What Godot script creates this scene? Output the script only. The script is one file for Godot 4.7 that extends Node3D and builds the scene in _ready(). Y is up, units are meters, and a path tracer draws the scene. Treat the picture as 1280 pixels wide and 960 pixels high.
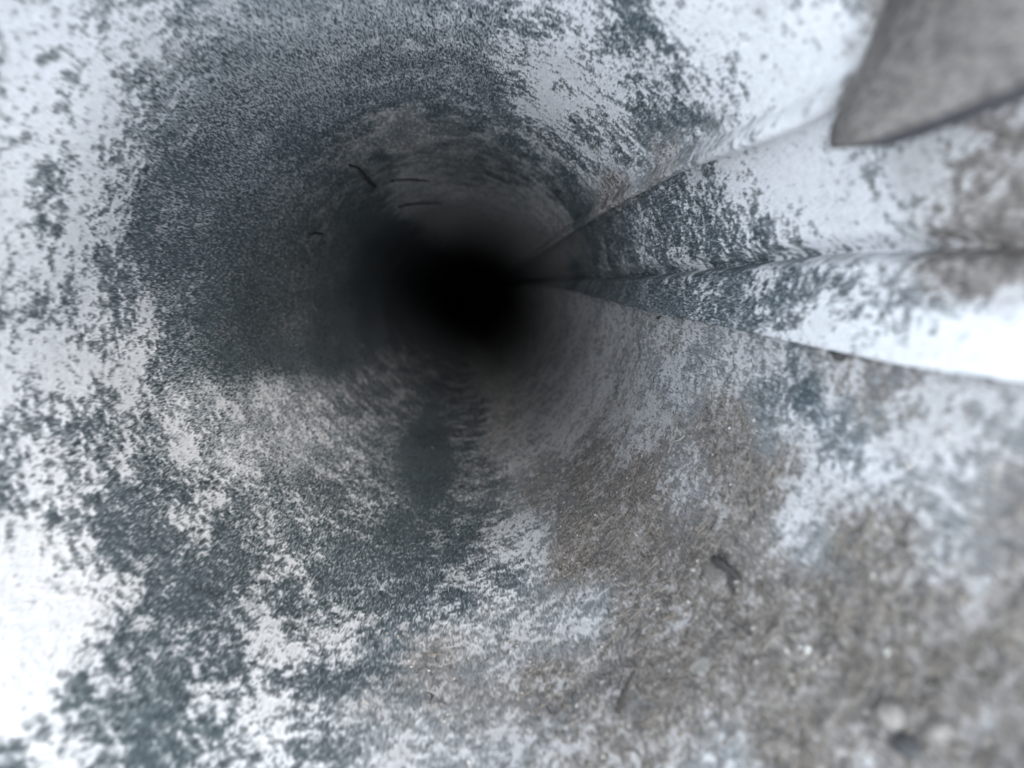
extends Node3D
# The inside of a weathered galvanised steel downpipe, seen from its mouth.
# Everything is laid out along the pipe: the pipe's axis runs down local -Z, its mouth is at local z = MOUTH,
# angles are counter-clockwise in degrees, depths are measured from the camera in millimetres.

const R := 0.05                     # radius of the pipe
const MOUTH := 0.04                # the mouth stands this far behind the lens
const DEEP := 1.9                  # the pipe ends in the soil this far down
const AXIS := Vector2(-0.010, -0.005)   # the pipe's axis, beside and below the lens
const TILT := -62.0                 # how steeply the pipe points down
const ROLL := 0.0

var along := Basis.IDENTITY         # pipe space to world
var sheet_texture: ImageTexture
const FIELD_H := 112
const TEX_H := 1216

class Sheet:                        # one sheet of metal and the map of what covers it
	var from := 0.0                 # first and last angle
	var to := 360.0
	var cells := 168
	var wide := 1856
	var seam := false
	var field := PackedFloat32Array()
	var albedo := []
	var orm := []

# What lies on spots of wall, deep ones paler to stand in for light:
# angle, depth in mm, then how much white zinc rust, brown soil, black grime and pale speckle
const SURFACE_A := [
	[138,66,0.75,0.15,0,0.4], [132,76,0.61,0.3,0,0.5], [131,88,0.55,0.3,0,0.72], [122,89,0.28,0.1,0,0.82], [108,99,0.2,0,0,0.87], [90,106,0.2,0,0,0.82],
	[78,101,0.35,0,0,0.82], [71,98,0.55,0,0,0.6], [59,88,0.6,0,0,0.5], [54,84,0.3,0,0,0.5], [47,73,0.7,0,0,0.4], [39,62,0.72,0.3,0,0.3],
	[34,58,0.85,0.1,0,0.3], [147,73,0.64,0.1,0,0.4], [145,81,0.69,0.05,0,0.4], [142,87,0.66,0.1,0,0.5], [140,94,0.22,0,0,0.72], [133,104,0.1,0,0,0.77],
	[122,109,0.1,0,0,0.77], [117,129,0.12,0,0,0.72], [102,133,0.22,0,0,0.67], [89,122,0.25,0,0,0.72], [78,136,0.22,0,0.1,0.62], [69,120,0.55,0,0,0.5],
	[61,124,0.72,0,0,0.4], [52,115,0.62,0,0,0.4], [47,98,0.45,0,0,0.4], [40,88,0.35,0,0,0.4], [40,76,0.6,0,0,0.3], [34,67,0.95,0,0,0.3],
	[30,65,0.9,0,0,0.3], [158,78,0.69,0,0,0.4], [156,89,0.56,0,0,0.5], [153,96,0.56,0,0,0.5], [153,105,0.12,0,0.07,0.48], [148,118,0.08,0,0.07,0.53],
	[142,139,0.08,0,0.03,0.63], [128,154,0.2,0.1,0.1,0.45], [120,171,0.24,0.29,0.15,0.3], [103,168,0.27,0.39,0.05,0.3], [89,180,0.27,0.34,0.05,0.3], [73,189,0.24,0.24,0.1,0.25],
	[56,171,0.32,0.12,0.2,0.35], [55,143,0.45,0,0,0.4], [43,145,0.55,0,0,0.4], [40,180,0.12,0,0.1,0.4], [39,118,0.5,0,0,0.4], [35,99,0.2,0,0,0.4],
	[35,88,0.3,0,0,0.4], [31,81,0.65,0.1,0,0.3], [32,104,0.45,0.5,0,0.2], [33,144,0.4,0.6,0,0.2], [35,237,0.3,0.55,0,0.2], [169,80,0.72,0,0,0.4],
	[170,87,0.62,0,0,0.4], [169,96,0.51,0,0,0.4], [169,104,0.2,0,0.1,0.45], [166,116,0.05,0,0.1,0.43], [164,140,0.03,0,0.1,0.43], [157,166,0.05,0,0.13,0.48],
	[150,204,0.3,0.17,0.18,0.48], [165,221,0.15,0,0.22,0.58], [148,249,0.12,0,0.36,0.55], [145,321,0.12,0,0.38,0.42], [107,264,0.47,0.42,0,0.2], [95,357,0.5,0.42,0,0.2],
	[70,302,0.42,0.42,0,0.2], [53,398,0.42,0.42,0,0.2], [163,430,0.12,0,0.4,0.42], [176,319,0.12,0,0.38,0.42], [178,79,0.46,0,0,0.5], [177,86,0.59,0,0,0.4],
	[-180,94,0.67,0,0,0.4], [179,104,0.51,0,0,0.4], [176,114,0.3,0,0.07,0.67], [179,130,0.05,0,0.17,0.35], [180,156,0.02,0,0.21,0.35], [-176,204,0.12,0,0.25,0.5],
	[-164,268,0.15,0,0.34,0.47], [-173,78,0.69,0,0,0.4], [-173,89,0.66,0,0,0.4], [-170,99,0.64,0,0,0.4], [-172,112,0.45,0,0,0.67], [-170,122,0.1,0,0.13,0.55],
	[-168,142,0.02,0,0.27,0.3], [-164,172,0,0,0.34,0.35], [-156,216,0.12,0,0.38,0.35], [-163,122,0.4,0,0,0.9], [-157,152,0.42,0,0,0.9], [-149,188,0.35,0,0,0.8],
	[-138,214,0.3,0.1,0.1,0.5], [-134,295,0.3,0,0.16,0.5], [-164,75,0.5,0,0,0.4], [-164,83,0.53,0,0,0.4], [-161,94,0.4,0,0,0.5], [-156,108,0.52,0,0,0.8],
	[-147,125,0.4,0,0,0.95], [-140,151,0.35,0,0,0.95], [-130,166,0.3,0,0.1,0.7], [-120,206,0.3,0.05,0.25,0.5], [-101,205,0,0,0.55,0], [-99,170,0.02,0,0.55,0.05],
	[-89,233,0.3,0.1,0.15,0.5], [-155,69,0.37,0,0.1,0.4], [-156,75,0.6,0,0,0.3], [-154,82,0.4,0,0,0.4], [-147,87,0.21,0,0,0.5], [-141,101,0.49,0,0,0.35],
	[-133,112,0.26,0,0,0.65], [-122,122,0.29,0,0,0.6], [-117,143,0.3,0,0.1,0.5], [-106,152,0.3,0,0.1,0.5], [-100,128,0.1,0,0.18,0.25], [-82,155,0.3,0.25,0.05,0.5],
	[-88,125,0.21,0.05,0.15,0.25], [-149,72,0.71,0,0,0.3], [-142,78,0.11,0,0.1,0.4], [-134,86,0.26,0,0,0.35], [-125,93,0.24,0,0,0.45], [-119,105,0.39,0,0,0.45],
	[-107,104,0.13,0,0,0.5], [-96,103,0.19,0,0,0.5], [-86,100,0.31,0.05,0,0.45], [-76,106,0.5,0.1,0,0.5], [-145,63,1.1,0,0,0], [-139,63,1.1,0,0,0],
	[-141,71,0.9,0,0,0], [-146,68,0.8,0,0,0], [-138,56,1.1,0,0,0], [-133,55,0.61,0,0,0], [-133,69,0.16,0,0.05,0.4], [-127,71,0.25,0,0,0.4],
	[-122,78,0.26,0,0,0.35], [-115,84,0.5,0,0,0.5],
]
const SURFACE_B := [
	[-105,86,0.39,0,0,0.45], [-96,86,0.19,0.2,0,0.45], [-88,82,0.21,0.5,0,0.35], [-76,85,0.4,0.3,0,0.4], [-130,57,0.11,0,0,0.4], [-124,58,0.26,0,0,0.4],
	[-119,63,0.39,0,0,0.25], [-114,69,0.44,0,0,0.25], [-109,64,0.6,0,0,0.4], [-103,69,0.39,0.1,0,0.35], [-98,73,0.27,0.3,0,0.5], [-88,67,0.5,0.35,0,0.4],
	[-80,72,0.32,0.55,0,0.4], [-77,63,0.5,0.4,0,0.4], [-130,52,0.51,0,0,0.3], [-29,664,0.58,0.62,0,0.5], [-50,344,0.58,0.62,0,0.5], [-65,213,0.58,0.62,0,0.5],
	[-18,284,0.58,0.62,0,0.5], [-27,182,0.58,0.62,0,0.5], [-48,176,0.58,0.62,0,0.5], [-9,183,0.58,0.62,0,0.5], [-5,128,0.45,0.5,0,0.4], [-14,112,0.5,0.42,0,0.5],
	[-29,129,0.58,0.62,0,0.5], [-45,130,0.25,0.75,0.1,0.3], [-58,134,0.3,0.6,0,0.3], [-67,116,0.55,0.2,0,0.4], [-57,102,0.15,0.85,0,0.3], [-39,103,0.2,0.85,0,0.3],
	[-26,96,0.45,0.6,0,0.3], [-20,85,0.1,0.85,0.1,0.3], [-30,87,0.5,0.5,0,0.3], [-5,91,0.5,0.45,0,0.4], [-7,75,0.3,0.2,0,0.4], [-9,67,0.25,0.1,0,0.4],
	[-3,64,0.4,0.6,0,0.2], [-14,74,0.5,0.3,0,0.4], [-24,76,0.05,0.95,0.05,0.3], [-20,69,0.2,0.75,0,0.3], [-22,61,0.7,0.25,0,0.3], [-14,62,0.35,0.2,0,0.5],
	[-26,61,0.6,0.3,0,0.3], [-16,55,0.6,0.1,0,0.4], [-18,51,0.35,0.6,0,0.3], [-22,56,0.05,0.95,0,0.2], [-22,50,0.05,1,0.05,0.2], [-27,49,0.17,0.88,0.05,0.2],
	[-18,45,0.45,0.4,0,0.2], [-21,41,0.4,0.4,0,0.2], [-6,53,0.45,0.55,0,0.2], [-5,57,0.25,0.7,0,0.2], [-5,47,0.4,0.4,0.1,0.2], [-3,42,0.35,0.4,0.15,0.2],
	[-10,50,0.5,0.4,0,0.3], [-12,45,0.5,0.35,0,0.2], [-7,41,0.35,0.5,0.1,0.2], [-13,40,0.15,0.85,0.1,0.1], [-17,38,0.45,0.5,0,0.2], [-25,40,0.05,1.05,0.2,0.2],
	[-22,37,0.05,1,0.25,0.2], [-29,40,0.05,1.15,0.2,0.2], [-27,34,0.45,0.5,0.05,0.2], [-27,37,0.3,0.7,0.1,0.2], [-29,32,0.05,0.8,0.35,0.2], [-32,35,0.05,1.05,0.2,0.2],
	[-46,86,0.17,0.83,0,0.3], [-38,74,0.22,0.78,0,0.3], [-32,62,0.17,0.83,0,0.3], [-53,79,0.27,0.73,0,0.3], [-65,82,0.5,0.4,0,0.4], [-58,83,0.55,0.3,0,0.4],
	[-59,70,0.32,0.73,0,0.3], [-48,70,0.27,0.78,0,0.3], [-43,61,0.22,0.83,0,0.3], [-34,53,0.17,0.88,0.1,0.3], [-68,72,0.3,0.8,0,0.4], [-70,63,0.5,0.5,0,0.4],
	[-63,62,0.35,0.65,0.05,0.3], [-57,60,0.32,0.73,0,0.3], [-50,58,0.22,0.83,0.05,0.3], [-50,49,0.6,0.4,0,0.3], [-42,50,0.17,0.88,0.15,0.3], [-36,46,0.22,0.88,0.15,0.2],
	[-41,42,0.25,0.8,0.15,0.2], [-36,38,0.5,0.5,0,0.2], [-57,53,0.3,0.75,0,0.3], [27,292,0.27,0.5,0,0.15], [21,233,0.12,0.35,0.1,0.25], [24,170,0.26,0,0.05,0.45],
	[16,143,0.41,0,0,0.55], [20,121,0.36,0,0,0.45], [12,112,0.41,0,0,0.45], [21,99,0.26,0,0,0.45], [15,89,0.46,0,0,0.35], [22,89,0.66,0,0,0.25],
	[21,77,0.94,0,0,0.4], [15,75,0.57,0,0,0.5], [15,65,0.83,0.05,0,0.3], [20,61,0.95,0.1,0,0.3], [12,57,0.72,0.3,0,0.3], [16,52,0.54,0.65,0,0.2],
	[17,47,0.39,0.8,0,0.2], [17,42,0.49,0.6,0,0.2], [13,44,0.05,1.35,0,0.2], [8,48,0.05,1.35,0,0.2], [10,52,0.19,1,0,0.2], [8,43,0.05,1.35,0.05,0.2],
	[11,211,0.28,0.1,0,0.35], [6,156,0.13,0,0.1,0.55], [4,118,0.18,0,0.05,0.55], [4,98,0.23,0,0,0.55], [3,84,0.28,0,0,0.45], [8,105,0.33,0,0,0.45],
	[7,73,0.42,0,0,0.5], [7,63,0.37,0,0,0.5], [2,73,0.77,0,0,0.4], [3,60,0.83,0,0,0.3], [6,56,0.52,0.1,0,0.3], [2,51,0.95,0,0,0.2],
	[3,43,0.94,0,0,0.1], [0,42,0.95,0,0,0.1], [0,47,0.95,0,0,0.1], [31,39,0.08,0.95,0.36,0.3], [28,35,0.08,0.95,0.36,0.3], [25,34,0.08,0.95,0.36,0.3],
	[27,41,0.08,0.95,0.36,0.3], [24,46,0.08,0.95,0.36,0.3], [23,39,0.08,0.95,0.36,0.3], [30,45,0.08,0.95,0.36,0.3], [27,49,0.08,0.95,0.36,0.3], [34,103,0.35,1,0,0.3],
	[36,141,0.35,1,0,0.3], [40,228,0.57,0.6,0,0.3], [31,84,0.55,0.8,0,0.3],
]


# ---------------------------------------------------------------- helpers
func smooth(a: float, b: float, x: float) -> float:
	var t := clampf((x - a) / (b - a), 0.0, 1.0)
	return t * t * (3.0 - 2.0 * t)

func lane(x: float, keys: Array) -> float:      # piecewise linear [x, y, x, y, ...]
	if x <= keys[0]:
		return keys[1]
	for i in range(2, keys.size(), 2):
		if x <= keys[i]:
			return lerpf(keys[i - 1], keys[i + 1], (x - keys[i - 2]) / (keys[i] - keys[i - 2]))
	return keys[keys.size() - 1]

func hem_angle(mm: float) -> float:             # edge of the overlapping sheet
	return lane(mm, [0.0, 26.6, 65.0, 27.0, 81.0, 28.4, 101.0, 30.1, 155.0, 31.7, 247.0, 32.3, 700.0, 32.0])

func fold_angle(mm: float) -> float:            # inner fold of the flange
	return lane(mm, [0.0, 8.4, 42.0, 9.0, 72.0, 10.4, 104.0, 10.1, 184.0, 10.6, 326.0, 14.3, 527.0, 18.6])

func edge_angle(mm: float) -> float:            # free edge of the flange
	return lane(mm, [0.0, -1.2, 41.0, -1.3, 52.0, -1.6, 72.0, -0.9, 131.0, 1.1, 250.0, 7.4, 487.0, 15.6])

func v_of(mm: float) -> float:                  # rows of the texture get coarser down the pipe
	var d := mm * 0.001 + MOUTH
	return log((d + 0.015) / 0.015) / log((DEEP + MOUTH + 0.015) / 0.015)

func mm_of(v: float) -> float:
	return (0.015 * pow((DEEP + MOUTH + 0.015) / 0.015, v) - 0.015 - MOUTH) * 1000.0

var dent_noise: FastNoiseLite
func dent(deg: float, mm: float) -> float:      # the thin sheet is not perfectly round
	var a := deg_to_rad(deg)
	var k := dent_noise.get_noise_3d(cos(a) * 50.0, sin(a) * 50.0, mm)
	return k * 0.0011

func spot(deg: float, mm: float, r: float) -> Vector3:
	var a := deg_to_rad(deg)
	var q := r + dent(deg, mm)
	return Vector3(AXIS.x + cos(a) * q, AXIS.y + sin(a) * q, -mm * 0.001)

func uv_of(deg: float, mm: float, seam := false) -> Vector2:
	return Vector2((deg + 14.0) / 60.0 if seam else deg / 360.0, v_of(mm))

func numbered(called: String) -> String:
	var used := called
	var n := 0
	while has_node(NodePath(used)):
		n += 1
		used = "%s_%03d" % [called, n]
	return used

func tag(o: Node3D, label: String, category: String, group := "") -> Node3D:
	o.set_meta("label", label)
	o.set_meta("category", category)
	if group:
		o.set_meta("group", group)
	return o

func part(called: String, mesh: Mesh, m: Material, parent: Node) -> MeshInstance3D:
	var o := MeshInstance3D.new()
	o.name = called
	o.mesh = mesh
	if m:
		o.material_override = m
	parent.add_child(o, true)
	return o

# a strip of wall: columns(mm) gives [[deg, radius], ...] for each ring
func swept(rings: Array, columns: Callable, flip := false, seam := false) -> ArrayMesh:
	var pos := PackedVector3Array()
	var uvs := PackedVector2Array()
	var idx := PackedInt32Array()
	var wide := 0
	for mm in rings:
		var cols: Array = columns.call(mm)
		wide = cols.size()
		for c in cols:
			var at_mm: float = mm if c.size() < 3 else c[2]
			pos.append(spot(c[0], at_mm, c[1]))
			uvs.append(uv_of(c[0], at_mm, seam))
	for i in rings.size() - 1:
		for j in wide - 1:
			var a := i * wide + j
			var b := a + 1
			var c2 := a + wide
			var d := c2 + 1
			if flip:
				idx.append_array([a, b, c2, b, d, c2])
			else:
				idx.append_array([a, c2, b, b, c2, d])
	var st := SurfaceTool.new()
	st.begin(Mesh.PRIMITIVE_TRIANGLES)
	for k in idx:
		st.set_uv(uvs[k])
		st.set_smooth_group(0)
		st.add_vertex(pos[k])
	st.index()
	st.generate_normals()
	st.generate_tangents()
	return st.commit()

func ring_depths(from_mm: float, to_mm: float, count: int) -> Array:
	var out := []
	for i in count:
		out.append(mm_of(lerpf(v_of(from_mm), v_of(to_mm), float(i) / (count - 1))))
	return out

# ---------------------------------------------------------------- what covers the metal
func in_seam(deg: float, mm: float) -> bool:
	return deg > edge_angle(mm) and deg < hem_angle(mm) - 0.2 and not (mm < 69.0 and deg > 18.5)

func build_field(sheet: Sheet) -> void:
	var ax := PackedFloat32Array()
	var ay := PackedFloat32Array()
	var what := PackedVector4Array()
	for a in SURFACE_A + SURFACE_B:
		if in_seam(a[0], a[1]) == sheet.seam:
			ax.append(deg_to_rad(a[0]))
			ay.append(log(maxf(a[1], 8.0)))
			what.append(Vector4(a[2], a[3], a[4], a[5]))
	var n := ax.size()
	var w := sheet.cells
	var im := PackedFloat32Array()
	im.resize(w * FIELD_H * 4)
	for j in FIELD_H:
		var y := log(maxf(mm_of((j + 0.5) / FIELD_H), 8.0))
		for i in w:
			var t := deg_to_rad(lerpf(sheet.from, sheet.to, (i + 0.5) / w))
			var sw := 0.0
			var s := Vector4.ZERO
			for k in n:
				var dy := y - ay[k]
				if dy * dy > 1.0 and y < 5.8:
					continue
				var dx := absf(t - ax[k])
				if dx > PI:
					dx = absf(dx - TAU)
				var d2 := dx * dx + dy * dy
				var weight := 1.0 / (d2 * d2 + 0.00002)
				sw += weight
				s += what[k] * weight
			s /= maxf(sw, 1e-9)
			var at := (j * w + i) * 4
			im[at] = s.x
			im[at + 1] = s.y
			im[at + 2] = s.z
			im[at + 3] = s.w
	sheet.field = im

func field_at(sheet: Sheet, u: float, v: float) -> Vector4:
	var w := sheet.cells
	var x := u * w - 0.5
	var y := clampf(v * FIELD_H - 0.5, 0.0, FIELD_H - 1.001)
	var x0 := floori(x)
	var y0 := floori(y)
	var fx := x - x0
	var fy := y - y0
	var xa := posmod(x0, w)
	var xb := posmod(x0 + 1, w)
	if sheet.seam:
		xa = clampi(x0, 0, w - 1)
		xb = clampi(x0 + 1, 0, w - 1)
	var p := (y0 * w + xa) * 4
	var q := (y0 * w + xb) * 4
	var s := w * 4
	var f := sheet.field
	var a := Vector4(f[p], f[p + 1], f[p + 2], f[p + 3])
	var b := Vector4(f[q], f[q + 1], f[q + 2], f[q + 3])
	var c := Vector4(f[p + s], f[p + s + 1], f[p + s + 2], f[p + s + 3])
	var d := Vector4(f[q + s], f[q + s + 1], f[q + s + 2], f[q + s + 3])
	return a.lerp(b, fx).lerp(c.lerp(d, fx), fy)

func fbm(freq: float, octaves: int, seed_: int, gain := 0.5) -> FastNoiseLite:
	var n := FastNoiseLite.new()
	n.noise_type = FastNoiseLite.TYPE_SIMPLEX_SMOOTH
	n.seed = seed_
	n.frequency = freq
	n.fractal_type = FastNoiseLite.FRACTAL_FBM if octaves > 1 else FastNoiseLite.FRACTAL_NONE
	n.fractal_octaves = octaves
	n.fractal_gain = gain
	return n

var patch_noise: FastNoiseLite
var mottle_noise: FastNoiseLite
var crumb_noise: FastNoiseLite
var grain_noise: FastNoiseLite

func paint_row(j: int, sheet: Sheet) -> void:
	var v := (j + 0.5) / TEX_H
	var mm := mm_of(v)
	var step := mm_of(v + 1.0 / TEX_H) - mm        # mm of wall in one texel: detail finer than this averages out
	var keep := clampf(0.9 / step, 0.0, 1.0)
	var keep2 := clampf(3.0 / step, 0.0, 1.0)
	var wide := sheet.wide
	var ca := PackedByteArray()
	var co := PackedByteArray()
	ca.resize(wide * 3)
	co.resize(wide * 3)
	for i in wide:
		var u := (i + 0.5) / wide
		var t := deg_to_rad(lerpf(sheet.from, sheet.to, u))
		var x := cos(t) * 50.0
		var y := sin(t) * 50.0
		var f := field_at(sheet, u, v)
		var n1 := patch_noise.get_noise_3d(x, y, mm)
		var n2 := mottle_noise.get_noise_3d(x, y, mm) * keep2
		var n3 := crumb_noise.get_noise_3d(x, y, mm) * keep
		var n4 := grain_noise.get_noise_3d(x, y, mm) * keep
		# bare zinc, mottled, with a grey film where rust or soil has spread; it also lightens the deep wall
		var zinc := 1.0 + 0.4 * n2 + 0.5 * n4 + 0.35 * n3
		var film := smooth(0.35, 0.8, f.x + f.y + n1 * 0.35) * 0.9
		var r := lerpf(0.098, 0.30, film) * zinc
		var g := lerpf(0.124, 0.312, film) * zinc
		var b := lerpf(0.138, 0.32, film) * zinc
		# pale speckle of early corrosion
		var salt := smooth(-0.1, 0.5, n4 * 0.75 + n3 * 0.45 + n1 * 0.2 + (f.w - 0.58) * 1.3) * 0.9
		r = lerpf(r, 0.42, salt)
		g = lerpf(g, 0.44, salt)
		b = lerpf(b, 0.46, salt)
		# brown soil film
		var soil := smooth(-0.3, 0.3, (f.y - 0.45) * 1.3 + n1 * 0.5 + n2 * 0.35 + n3 * 0.2) * 0.93
		var tone := clampf(0.42 + n1 * 0.5 + n2 * 0.55 + n3 * 0.45 + n4 * 0.5, 0.0, 1.0)
		r = lerpf(r, lerpf(0.066, 0.285, tone), soil)
		g = lerpf(g, lerpf(0.058, 0.255, tone), soil)
		b = lerpf(b, lerpf(0.053, 0.232, tone), soil)
		# white zinc rust: a thin bloom, then thick crusts
		var lean := (f.x - 0.5) * 1.1 + n1 * 0.52 + n2 * 0.50 + n3 * 0.28 + n4 * 0.1
		var rust := 0.3 * smooth(-0.3, 0.02, lean) * (1.0 - 0.4 * soil) + 0.7 * smooth(-0.07, 0.13, lean) * (1.0 - 0.5 * soil)
		var white := 1.0 + 0.13 * n2 + 0.12 * n3
		r = lerpf(r, 0.60 * white, rust)
		g = lerpf(g, 0.605 * white, rust)
		b = lerpf(b, 0.622 * white, rust)
		# black grime
		var black := smooth(-0.2, 0.5, (f.z - 0.5) * 0.9 + n1 * 0.6 + n2 * 0.6 + n3 * 0.3) * 0.7
		r = lerpf(r, 0.022, black)
		g = lerpf(g, 0.025, black)
		b = lerpf(b, 0.030, black)
		var c := Color(r, g, b).linear_to_srgb()
		ca[i * 3] = clampi(int(c.r * 255.0), 0, 255)
		ca[i * 3 + 1] = clampi(int(c.g * 255.0), 0, 255)
		ca[i * 3 + 2] = clampi(int(c.b * 255.0), 0, 255)
		var cover := maxf(rust, maxf(soil, black * 0.6))
		var high := 0.35 + 0.2 * rust + 0.12 * soil + 0.12 * n3 * (0.4 + cover) + 0.12 * n4 + 0.06 * n2 * cover
		co[i * 3] = clampi(int(high * 255.0), 0, 255)
		co[i * 3 + 1] = clampi(int(lerpf(0.5 + 0.12 * n2, 0.9, maxf(cover, salt * 0.6)) * 255.0), 0, 255)
		co[i * 3 + 2] = clampi(int(0.3 * (1.0 - cover) * (1.0 - 0.5 * salt) * 255.0), 0, 255)
	sheet.albedo[j] = ca
	sheet.orm[j] = co

func sheet_material(sheet: Sheet) -> ORMMaterial3D:
	build_field(sheet)
	sheet.albedo.resize(TEX_H)
	sheet.orm.resize(TEX_H)
	for j in TEX_H:
		paint_row(j, sheet)
	var a := PackedByteArray()
	var o := PackedByteArray()
	for j in TEX_H:
		a.append_array(sheet.albedo[j])
		o.append_array(sheet.orm[j])
	var m := ORMMaterial3D.new()
	m.resource_name = "weathered_zinc"
	m.albedo_texture = ImageTexture.create_from_image(Image.create_from_data(sheet.wide, TEX_H, false, Image.FORMAT_RGB8, a))
	var orm := ImageTexture.create_from_image(Image.create_from_data(sheet.wide, TEX_H, false, Image.FORMAT_RGB8, o))
	m.orm_texture = orm
	m.heightmap_enabled = true
	m.heightmap_texture = orm
	m.heightmap_scale = 0.035
	m.texture_repeat = not sheet.seam
	return m

func plain_material(c: Color, rough: float, noise_freq: float, scale: float) -> StandardMaterial3D:
	var m := StandardMaterial3D.new()
	m.roughness = rough
	var t := NoiseTexture2D.new()
	t.width = 256
	t.height = 256
	t.seamless = true
	t.noise = fbm(noise_freq, 4, 77, 0.6)
	var g := Gradient.new()
	g.set_color(0, c.darkened(0.35))
	g.set_color(1, c.lightened(0.2))
	t.color_ramp = g
	m.albedo_texture = t
	m.uv1_triplanar = true
	m.uv1_scale = Vector3.ONE * scale
	return m

# a lump of grit: a rough little ball
func lump(seed_: int, size: Vector3, rough := 0.35, rings := 7, sides := 10) -> ArrayMesh:
	var n := fbm(0.9, 2, seed_, 0.6)
	var st := SurfaceTool.new()
	st.begin(Mesh.PRIMITIVE_TRIANGLES)
	st.set_smooth_group(0)
	var p := []
	for i in rings + 1:
		for j in sides:
			var a := PI * i / rings
			var b := TAU * j / sides
			var d := Vector3(sin(a) * cos(b), cos(a), sin(a) * sin(b))
			p.append(d * (1.0 + rough * n.get_noise_3d(d.x * 1.5, d.y * 1.5, d.z * 1.5)) * size)
	for i in rings:
		for j in sides:
			var a := i * sides + j
			var b := i * sides + (j + 1) % sides
			for k in [a, b, a + sides, b, b + sides, a + sides]:
				st.add_vertex(p[k])
	st.index()
	st.generate_normals()
	return st.commit()

# a thin stem through points given as [deg, mm, lift mm, thickness mm]
func stem_mesh(points: Array, sides := 7) -> ArrayMesh:
	var curve := Curve3D.new()
	for p in points:
		curve.add_point(spot(p[0], p[1], R - p[2] * 0.001))
	for i in range(1, points.size() - 1):
		var slope := (curve.get_point_position(i + 1) - curve.get_point_position(i - 1)) * 0.22
		curve.set_point_in(i, -slope)
		curve.set_point_out(i, slope)
	var st := SurfaceTool.new()
	st.begin(Mesh.PRIMITIVE_TRIANGLES)
	st.set_smooth_group(0)
	var steps := 18
	var ringsp := []
	for i in steps + 1:
		var t := float(i) / steps
		var at := curve.sample_baked(t * curve.get_baked_length(), true)
		var nx := curve.sample_baked(minf(1.0, t + 0.03) * curve.get_baked_length(), true)
		var pv := curve.sample_baked(maxf(0.0, t - 0.03) * curve.get_baked_length(), true)
		var dir := (nx - pv).normalized()
		var side := dir.cross(Vector3.BACK if absf(dir.z) < 0.9 else Vector3.UP).normalized()
		var up := side.cross(dir)
		var k := t * (points.size() - 1)
		var i0 := mini(int(k), points.size() - 2)
		var thick: float = lerpf(points[i0][3], points[i0 + 1][3], k - i0) * 0.0005
		var ring := []
		for s in sides:
			var b := TAU * s / sides
			ring.append(at + (side * cos(b) + up * sin(b)) * thick * (1.0 + 0.25 * sin(b * 3.0 + i * 1.7)))
		ringsp.append(ring)
	for i in steps:
		for s in sides:
			var e := (s + 1) % sides
			for q in [ringsp[i][s], ringsp[i + 1][s], ringsp[i][e], ringsp[i][e], ringsp[i + 1][s], ringsp[i + 1][e]]:
				st.add_vertex(q)
	for s in range(1, sides - 1):
		for q in [ringsp[0][0], ringsp[0][s], ringsp[0][s + 1], ringsp[steps][0], ringsp[steps][s + 1], ringsp[steps][s]]:
			st.add_vertex(q)
	st.index()
	st.generate_normals()
	return st.commit()

func laid(deg: float, mm: float, lift: float) -> Transform3D:    # y points off the wall, into the pipe
	var a := deg_to_rad(deg)
	var up := Vector3(-cos(a), -sin(a), 0)
	var side := Vector3(-sin(a), cos(a), 0)
	return Transform3D(Basis(side, up, side.cross(up)), spot(deg, mm, R - lift * 0.001))

func grit(called: String, label: String, category: String, deg: float, mm: float, size: Vector3, m: Material, seed_: int, turn := 0.0, group := "") -> void:
	var o := MeshInstance3D.new()
	o.name = numbered(called)
	o.mesh = lump(seed_, size * 0.001)
	o.material_override = m
	var t := laid(deg, mm, size.y * 0.3)
	t.basis = t.basis.rotated(t.basis.y, turn)
	o.transform = Transform3D(along, Vector3.ZERO) * t
	add_child(o, true)
	tag(o, label, category, group)

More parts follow.
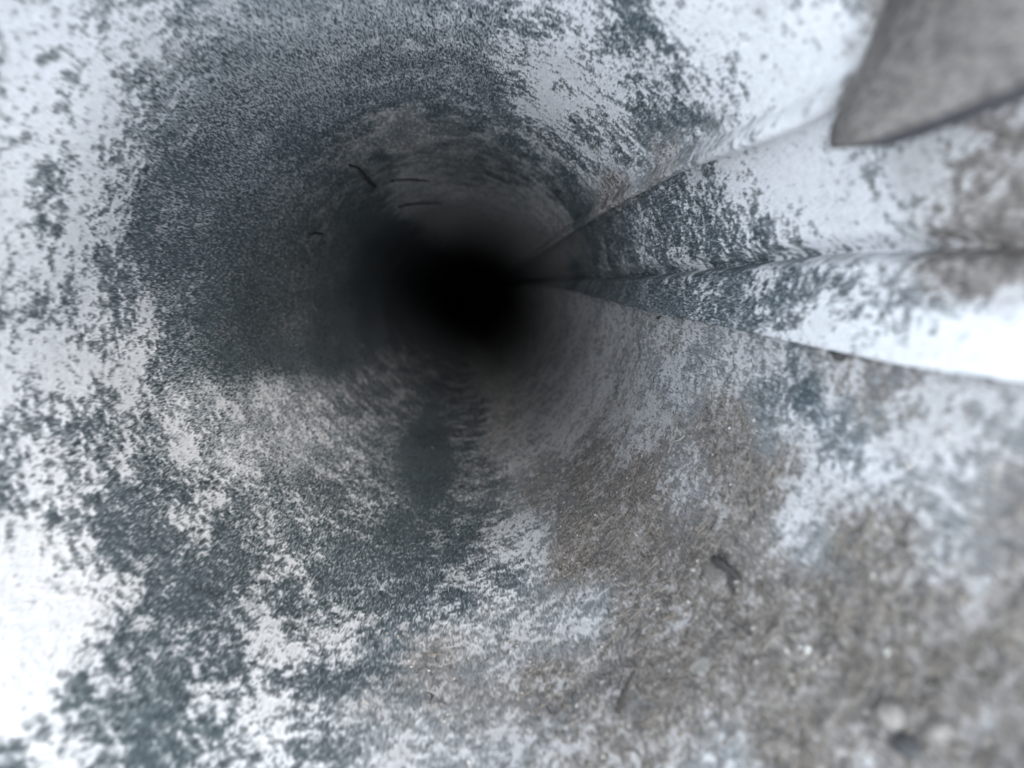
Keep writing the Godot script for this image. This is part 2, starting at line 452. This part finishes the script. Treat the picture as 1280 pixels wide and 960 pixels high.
func _ready() -> void:
	# ---- camera, sky, sun, exposure
	along = Basis(Vector3.RIGHT, deg_to_rad(TILT)) * Basis(Vector3.BACK, deg_to_rad(ROLL))
	var cam := Camera3D.new()
	cam.name = "camera"
	var lens := CameraAttributesPhysical.new()
	lens.frustum_focal_length = 12.0 / tan(deg_to_rad(33.0))
	lens.frustum_focus_distance = 0.112
	lens.frustum_near = 0.002
	lens.frustum_far = 60.0
	lens.exposure_aperture = 14.5
	cam.attributes = lens
	cam.fov = 66.0
	cam.near = 0.002
	cam.far = 60.0
	var look := Basis(Vector3.UP, deg_to_rad(-2.909)) * Basis(Vector3.RIGHT, deg_to_rad(-8.692))
	cam.transform = Transform3D(along * look, Vector3.ZERO)
	add_child(cam)
	cam.current = true

	var we := WorldEnvironment.new()
	we.name = "daylight"
	var env := Environment.new()
	env.background_mode = Environment.BG_SKY
	var sky_m := ProceduralSkyMaterial.new()
	sky_m.sky_top_color = Color(0.89, 0.925, 0.965)
	sky_m.sky_horizon_color = Color(0.93, 0.95, 0.97)
	sky_m.sky_curve = 0.2
	sky_m.ground_bottom_color = Color(0.36, 0.35, 0.33)
	sky_m.ground_horizon_color = Color(0.5, 0.5, 0.48)
	sky_m.sun_angle_max = 40.0
	var sky := Sky.new()
	sky.sky_material = sky_m
	env.sky = sky
	env.tonemap_mode = Environment.TONE_MAPPER_LINEAR
	env.tonemap_exposure = 23.0
	env.sdfgi_enabled = true
	env.ssao_enabled = true
	env.ssil_enabled = true
	we.environment = env
	add_child(we)

	var sun := DirectionalLight3D.new()
	sun.name = "sun"
	sun.light_energy = 0.12
	sun.light_angular_distance = 20.0
	sun.light_color = Color(1.0, 0.985, 0.965)
	sun.shadow_enabled = true
	sun.transform = Transform3D(Basis.looking_at(along * Vector3(-0.16, -0.20, -0.96), Vector3.FORWARD), Vector3.ZERO)
	add_child(sun)

	# ---- the pipe
	dent_noise = fbm(0.018, 2, 5, 0.5)
	patch_noise = fbm(0.095, 5, 11, 0.62)
	mottle_noise = fbm(0.5, 3, 23, 0.6)
	crumb_noise = fbm(2.0, 2, 37, 0.6)
	grain_noise = fbm(4.6, 1, 51)
	var wall_sheet := Sheet.new()
	var zinc := sheet_material(wall_sheet)
	var fold := Sheet.new()
	fold.from = -14.0
	fold.to = 46.0
	fold.cells = 60
	fold.wide = 448
	fold.seam = true
	var fold_zinc := sheet_material(fold)
	var dull := plain_material(Color(0.42, 0.43, 0.44), 0.6, 0.03, 18.0)
	var soil_m := plain_material(Color(0.30, 0.25, 0.20), 0.95, 0.02, 6.0)

	var pipe := Node3D.new()
	pipe.name = "metal_downpipe"
	pipe.transform = Transform3D(along, Vector3.ZERO)
	add_child(pipe)
	tag(pipe, "weathered galvanised metal pipe seen from inside, white rust and brown dirt on its walls", "pipe")

	var rings := ring_depths(-MOUTH * 1000.0, DEEP * 1000.0, 150)
	var wall_cols := func(mm: float) -> Array:
		var cols := []
		var a := edge_angle(mm) + 1.8
		var b := hem_angle(mm) - 360.0
		for j in 181:
			cols.append([lerpf(a, b + 3.2, j / 180.0), R])
		for d in [2.9, 2.5, 2.1, 1.7, 1.3, 0.9, 0.5, 0.2]:
			cols.append([b + d, R - 0.0024 * sin(PI * (3.2 - d) / 3.2 * 0.72)])
		cols.append([b, R - 0.0017])
		cols.append([b - 0.2, R - 0.0002])
		cols.append([b + 0.3, R + 0.0030])
		return cols
	part("pipe_wall", swept(rings, wall_cols), zinc, pipe)

	var panel_cols := func(mm: float) -> Array:
		var cols := []
		var a := hem_angle(mm) + 2.0
		var b := fold_angle(mm)
		for j in 49:
			var k := j / 48.0
			var groove := pow(smooth(0.80, 1.0, k), 1.5)
			cols.append([lerpf(a, b, k), R + 0.0026 - 0.0010 * k + 0.0022 * groove])
		return cols
	part("seam_panel", swept(rings, panel_cols, false, true), fold_zinc, pipe)

	var flange_cols := func(mm: float) -> Array:
		var cols := []
		var a := fold_angle(mm)
		var b := edge_angle(mm)
		cols.append([a + 0.05, R + 0.0040])
		cols.append([a - 0.1, R + 0.0024])
		cols.append([a - 0.3, R + 0.0013])
		for j in 13:
			var k := j / 12.0
			cols.append([lerpf(a - 0.7, b, k), R + lerpf(0.0006, -0.0022, k) - 0.0003 * sin(PI * k)])
		cols.append([b - 0.12, R - 0.0020])
		cols.append([b - 0.12, R - 0.0014])
		cols.append([b + 0.1, R - 0.0010])
		cols.append([b + 1.6, R - 0.0004])
		return cols
	part("seam_flange", swept(rings, flange_cols, false, true), fold_zinc, pipe)

	# outside of the pipe and its mouth
	var shell_cols := func(mm: float) -> Array:
		var cols := []
		for j in 73:
			cols.append([360.0 * j / 72.0, R + 0.0075])
		return cols
	part("outer_shell", swept(ring_depths(-MOUTH * 1000.0 - 1.0, DEEP * 1000.0, 24), shell_cols, true), dull, pipe)
	var rim_cols := func(k: float) -> Array:
		var cols := []
		for j in 73:
			cols.append([360.0 * j / 72.0, R - 0.0008 + 0.0086 * k, -MOUTH * 1000.0 - 1.2 - 1.2 * sin(PI * k)])
		return cols
	part("mouth_rim", swept([0.0, 0.2, 0.4, 0.6, 0.8, 1.0], rim_cols, true), dull, pipe)

	# tab of sheet bent inwards at the mouth
	var tab_cols := func(k: float) -> Array:       # k runs round the section of the tab, the columns along it
		var cols := []
		for j in 25:
			var s := j / 24.0
			var mm := lerpf(-MOUTH * 1000.0, 55.0, s)
			var round_off := sqrt(clampf(1.0 - pow(maxf(0.0, (s - 0.86) / 0.14), 2.0), 0.0, 1.0))
			var low := lerpf(25.5, 22.5, round_off)
			var high := lerpf(low + 5.0, lane(mm, [-40.0, 62.0, 30.0, 46.0, 44.0, 39.0, 50.0, 36.5, 55.0, 35.0, 58.0, 34.5]), round_off)
			var lift := 0.009 * (0.4 + 0.6 * round_off)
			# over the top from the wall to the free lip, round it, and back below
			var deg := 0.0
			var r := 0.0
			if k <= 0.6:
				var q := k / 0.6
				deg = lerpf(high, low, q)
				r = R + 0.0006 - lift * smooth(0.0, 0.95, q)
			elif k <= 0.8:
				var q := (k - 0.6) / 0.2
				deg = low - 1.3 * q
				r = R + 0.0006 - lift + 0.0030 * q
			else:
				var q := (k - 0.8) / 0.2
				deg = lerpf(low - 1.3, high, q)
				r = R + 0.0036 - lift * (1.0 - smooth(0.0, 0.9, q))
			cols.append([deg, r, mm])
		return cols
	var ks := []
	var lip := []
	for i in 31:
		ks.append(0.6 * i / 30.0)
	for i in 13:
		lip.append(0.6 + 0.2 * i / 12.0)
	part("bent_tab", swept(ks, tab_cols, true), zinc, pipe)
	part("tab_edge_shade", swept(lip, tab_cols, true), plain_material(Color(0.20, 0.20, 0.22), 0.8, 0.04, 60.0), pipe)  # dark colour stands in for the shadow along the lip
	part("tab_underside", swept([0.8, 0.85, 0.9, 0.95, 1.0], tab_cols, true), zinc, pipe)

	# ---- the soil that the pipe is sunk into
	var ground := MeshInstance3D.new()
	ground.name = "ground"
	var gm := PlaneMesh.new()
	gm.size = Vector2(40, 40)
	ground.mesh = gm
	ground.material_override = soil_m
	ground.position = along * Vector3(0, 0, -(DEEP - 0.12))
	ground.position.x = 0
	ground.position.z = 0
	ground.set_meta("kind", "structure")
	ground.set_meta("label", "bare brown soil around the foot of the pipe")
	add_child(ground)

	# ---- loose dirt
	var pale := plain_material(Color(0.64, 0.63, 0.61), 0.8, 0.05, 200.0)
	var beige := plain_material(Color(0.47, 0.45, 0.43), 0.85, 0.05, 200.0)
	var dark := plain_material(Color(0.17, 0.16, 0.155), 0.9, 0.05, 200.0)
	var slate := plain_material(Color(0.20, 0.20, 0.205), 0.8, 0.05, 200.0)
	var straw := plain_material(Color(0.66, 0.64, 0.60), 0.8, 0.05, 200.0)
	grit("pebble", "rounded beige pebble beside a slate chip at the dirt's near edge", "pebble", -33.57, 40.7, Vector3(1.2, 0.6, 1.5), beige, 3, 0.4)
	grit("stone_chip", "dark slate chip lying next to the beige pebble", "stone chip", -34.41, 38.1, Vector3(0.9, 0.4, 1.3), slate, 4, 0.2)
	grit("pebble", "greyish pebble just right of the dark slate chip", "pebble", -31.58, 36.9, Vector3(0.9, 0.45, 1.1), beige, 5, 0.9)
	grit("grain", "tiny bright white grain on the dirt nearest the flange edge", "grain", -14.67, 80.0, Vector3(0.34, 0.3, 0.4), pale, 6, 0.0, "white grains on the dirt")
	grit("grain", "tiny white grain just left of the forked dark twig", "grain", -39.89, 74.3, Vector3(0.33, 0.3, 0.45), pale, 7, 0.3, "white grains on the dirt")
	grit("grain", "white grain in the dirt above the beige pebble", "grain", -29.49, 44.2, Vector3(0.42, 0.3, 0.32), pale, 8, 0.3, "white grains on the dirt")
	grit("grain", "larger of two touching white grains between forked twig and pebbles", "grain", -35.10, 51.1, Vector3(0.5, 0.4, 0.5), pale, 9, 0.3, "white grains on the dirt")
	grit("grain", "smaller of two touching white grains between forked twig and pebbles", "grain", -35.53, 52.0, Vector3(0.3, 0.26, 0.3), pale, 12, 0.1, "white grains on the dirt")
	grit("grain", "pale grain on the pale dirt right of the blue grey streak", "grain", -12.06, 50.3, Vector3(0.42, 0.35, 0.42), pale, 13, 0.1, "white grains on the dirt")
	grit("zinc_flake", "whitish crusty flake on brown dirt below the forked twig", "flake", -47.04, 60.2, Vector3(1.7, 0.07, 1.5), pale, 14, 0.1)
	grit("zinc_flake", "smaller pale flake tucked under the forked dark twig", "flake", -37.43, 70.3, Vector3(1.5, 0.12, 2.4), beige, 15, 0.1)
	grit("notch_crumb", "dark lump added for the dark notch under the free edge of the flange", "crumb", -1.74, 63.7, Vector3(1.0, 0.8, 1.5), dark, 16, 0.2)  # added lump takes the place of a dark hole in the edge
	grit("notch_crumb", "brown crumb deeper along the flange edge, smaller than the other", "crumb", -0.33, 130.6, Vector3(0.4, 0.4, 1.2), dark, 17, 0.2)

	var twig := Node3D.new()
	twig.name = "twig"
	twig.transform = Transform3D(along, Vector3.ZERO)
	add_child(twig)
	tag(twig, "short forked dark twig lying on the brown dirt by a pale flake", "twig")
	part("stem", stem_mesh([[-36.13, 71.6, 0.6, 0.6], [-35.69, 69.1, 0.9, 1.4], [-35.36, 66.9, 0.8, 0.9], [-35.13, 64.9, 0.5, 0.4]]), dark, twig)
	part("branch", stem_mesh([[-35.68, 68.9, 0.7, 0.9], [-35.30, 70.1, 0.9, 0.8], [-34.20, 69.8, 0.5, 0.3]]), dark, twig)
	part("branch", stem_mesh([[-35.53, 67.1, 0.5, 0.6], [-36.61, 66.2, 0.5, 0.6], [-37.39, 64.7, 0.3, 0.3]]), dark, twig)

	for s in [
		["twig", "thin straight dark twig slanting across the dirt at the bottom", "twig", dark, [[-55.23, 66.1, 0.5, 0.35], [-56.69, 64.6, 0.5, 0.45], [-58.09, 63.1, 0.55, 0.65], [-59.45, 61.1, 0.5, 0.5]]],
		["plant_fibre", "short hooked pale fibre on the dirt above the forked twig", "fibre", straw, [[-26.41, 103.8, 0.3, 0.25], [-24.60, 99.9, 0.5, 0.3], [-23.36, 98.8, 0.5, 0.3], [-22.88, 100.2, 0.3, 0.2]]],
		["plant_fibre", "thin curved pale fibre beside the two touching white grains", "fibre", straw, [[-35.58, 54.6, 0.3, 0.15], [-35.34, 53.5, 0.5, 0.18], [-34.57, 52.5, 0.4, 0.15]]],
		["plant_fibre", "dark hair-thin fibre running right from the forked twig", "fibre", dark, [[-40.53, 63.3, 0.25, 0.12], [-39.72, 60.7, 0.4, 0.14], [-39.04, 57.5, 0.3, 0.12]]],
		["dirt_thread", "thick dark dirt thread clinging to the upper wall deep inside", "dirt thread", dark, [[123.58, 176.8, 0.3, 0.7], [122.05, 184.5, 0.5, 1.0], [122.62, 198.8, 0.6, 1.3], [122.60, 217.4, 0.5, 1.2]]],
		["dirt_thread", "thin dark dirt thread arching over the upper wall, right of the thick one", "dirt thread", dark, [[115.84, 222.6, 0.3, 0.5], [109.27, 231.3, 0.4, 0.7], [102.03, 243.6, 0.3, 0.4]]],
		["dirt_thread", "thin dark dirt thread deepest in the pipe, below the arching one", "dirt thread", dark, [[121.38, 269.5, 0.3, 0.7], [112.96, 280.4, 0.4, 1.0], [100.44, 298.6, 0.3, 0.5]]],
		["dirt_thread", "short dark dirt thread left of the thick one, close to black grime", "dirt thread", dark, [[151.98, 192.3, 0.3, 0.6], [150.66, 197.5, 0.4, 0.9], [150.17, 206.4, 0.3, 0.5]]],
	]:
		var o := MeshInstance3D.new()
		o.name = numbered(s[0])
		o.mesh = stem_mesh(s[4])
		o.material_override = s[3]
		o.transform = Transform3D(along, Vector3.ZERO)
		add_child(o, true)
		tag(o, s[1], s[2])

	# sand and dust grains that nobody could count
	var rng := RandomNumberGenerator.new()
	rng.seed = 7
	var places: Array[Transform3D] = []
	var tints: Array[Color] = []
	while places.size() < 5000:
		var deg := rng.randf_range(-110.0, -6.0)
		var mm := 30.0 * pow(10.0, rng.randf())
		var f := field_at(wall_sheet, fposmod(deg / 360.0, 1.0), v_of(mm))
		var a := deg_to_rad(deg)
		var n := patch_noise.get_noise_3d(cos(a) * 50.0, sin(a) * 50.0, mm)
		if rng.randf() > smooth(0.1, 0.9, f.y + n * 0.5) * 0.9 + 0.03:
			continue
		var size := 0.00007 + 0.00018 * pow(rng.randf(), 5.0)
		var t := laid(deg, mm, size * 350.0)
		t.basis = Basis(Vector3(rng.randfn(), rng.randfn(), rng.randfn()).normalized(), rng.randf() * TAU) * Basis.from_scale(Vector3(1.0, rng.randf_range(0.6, 1.0), rng.randf_range(0.7, 1.5)) * size)
		places.append(t)
		var k := rng.randf()
		tints.append(Color(0.10, 0.095, 0.09) if k < 0.35 else Color(0.24, 0.22, 0.20) if k < 0.75 else Color(0.36, 0.34, 0.31) if k < 0.99 else Color(0.42, 0.41, 0.39))
	var mm_grains := MultiMesh.new()
	mm_grains.transform_format = MultiMesh.TRANSFORM_3D
	mm_grains.use_colors = true
	mm_grains.mesh = lump(21, Vector3.ONE, 0.5, 4, 5)
	mm_grains.instance_count = places.size()
	for i in places.size():
		mm_grains.set_instance_transform(i, places[i])
		mm_grains.set_instance_color(i, tints[i])
	var grains := MultiMeshInstance3D.new()
	grains.name = "dirt"
	grains.multimesh = mm_grains
	var grain_m := StandardMaterial3D.new()
	grain_m.vertex_color_use_as_albedo = true
	grain_m.roughness = 0.95
	grain_m.metallic_specular = 0.2
	grains.material_override = grain_m
	grains.transform = Transform3D(along, Vector3.ZERO)
	add_child(grains)
	grains.set_meta("kind", "stuff")
	tag(grains, "fine grey brown sand grains strewn over the lower wall of the pipe", "dirt")

	# matted plant fibres in the dirt
	var laid_fibres: Array[Transform3D] = []
	var fibre_tints: Array[Color] = []
	while laid_fibres.size() < 6000:
		var deg := rng.randf_range(-112.0, -5.0)
		var mm := 30.0 * pow(10.0, rng.randf())
		var f := field_at(wall_sheet, fposmod(deg / 360.0, 1.0), v_of(mm))
		var a := deg_to_rad(deg)
		var n := patch_noise.get_noise_3d(cos(a) * 50.0 + 31.0, sin(a) * 50.0, mm)
		if rng.randf() > smooth(0.4, 0.95, f.y + n * 0.6) * 0.9:
			continue
		var t := laid(deg, mm, 0.08 + 0.12 * rng.randf())
		t.basis = t.basis * Basis(Vector3.UP, rng.randf() * TAU) * Basis(Vector3.FORWARD, rng.randfn() * 0.08) * Basis.from_scale(Vector3(rng.randf_range(0.5, 2.2), rng.randf_range(0.6, 1.3), rng.randfn()) * 0.0013)
		laid_fibres.append(t)
		var k := rng.randf()
		fibre_tints.append(Color(0.075, 0.068, 0.062) if k < 0.4 else Color(0.20, 0.18, 0.155) if k < 0.75 else Color(0.27, 0.24, 0.205))
	var strand := SurfaceTool.new()
	strand.begin(Mesh.PRIMITIVE_TRIANGLES)
	for i in 5:
		for s in 3:
			var corner := []
			for q in [[i, s], [i + 1, s], [i, s + 1], [i + 1, s + 1]]:
				var k: float = q[0] / 5.0
				var b: float = TAU * q[1] / 3.0
				var thick := 0.045 * (1.0 - 0.6 * absf(k * 2.0 - 1.0))
				corner.append(Vector3(k - 0.5, cos(b) * thick, sin(b) * thick + 0.0003 * sin(k * PI) * 600.0))
			for c in [0, 1, 2, 2, 1, 3]:
				strand.add_vertex(corner[c])
	strand.generate_normals()
	var fibre_copies := MultiMesh.new()
	fibre_copies.transform_format = MultiMesh.TRANSFORM_3D
	fibre_copies.use_colors = true
	fibre_copies.mesh = strand.commit()
	fibre_copies.instance_count = laid_fibres.size()
	for i in laid_fibres.size():
		fibre_copies.set_instance_transform(i, laid_fibres[i])
		fibre_copies.set_instance_color(i, fibre_tints[i])
	var fibres := MultiMeshInstance3D.new()
	fibres.name = "plant_litter"
	fibres.multimesh = fibre_copies
	fibres.material_override = grain_m
	fibres.transform = Transform3D(along, Vector3.ZERO)
	add_child(fibres)
	fibres.set_meta("kind", "stuff")
	tag(fibres, "matted brown and grey plant fibres caked into the dirt of the pipe", "litter")
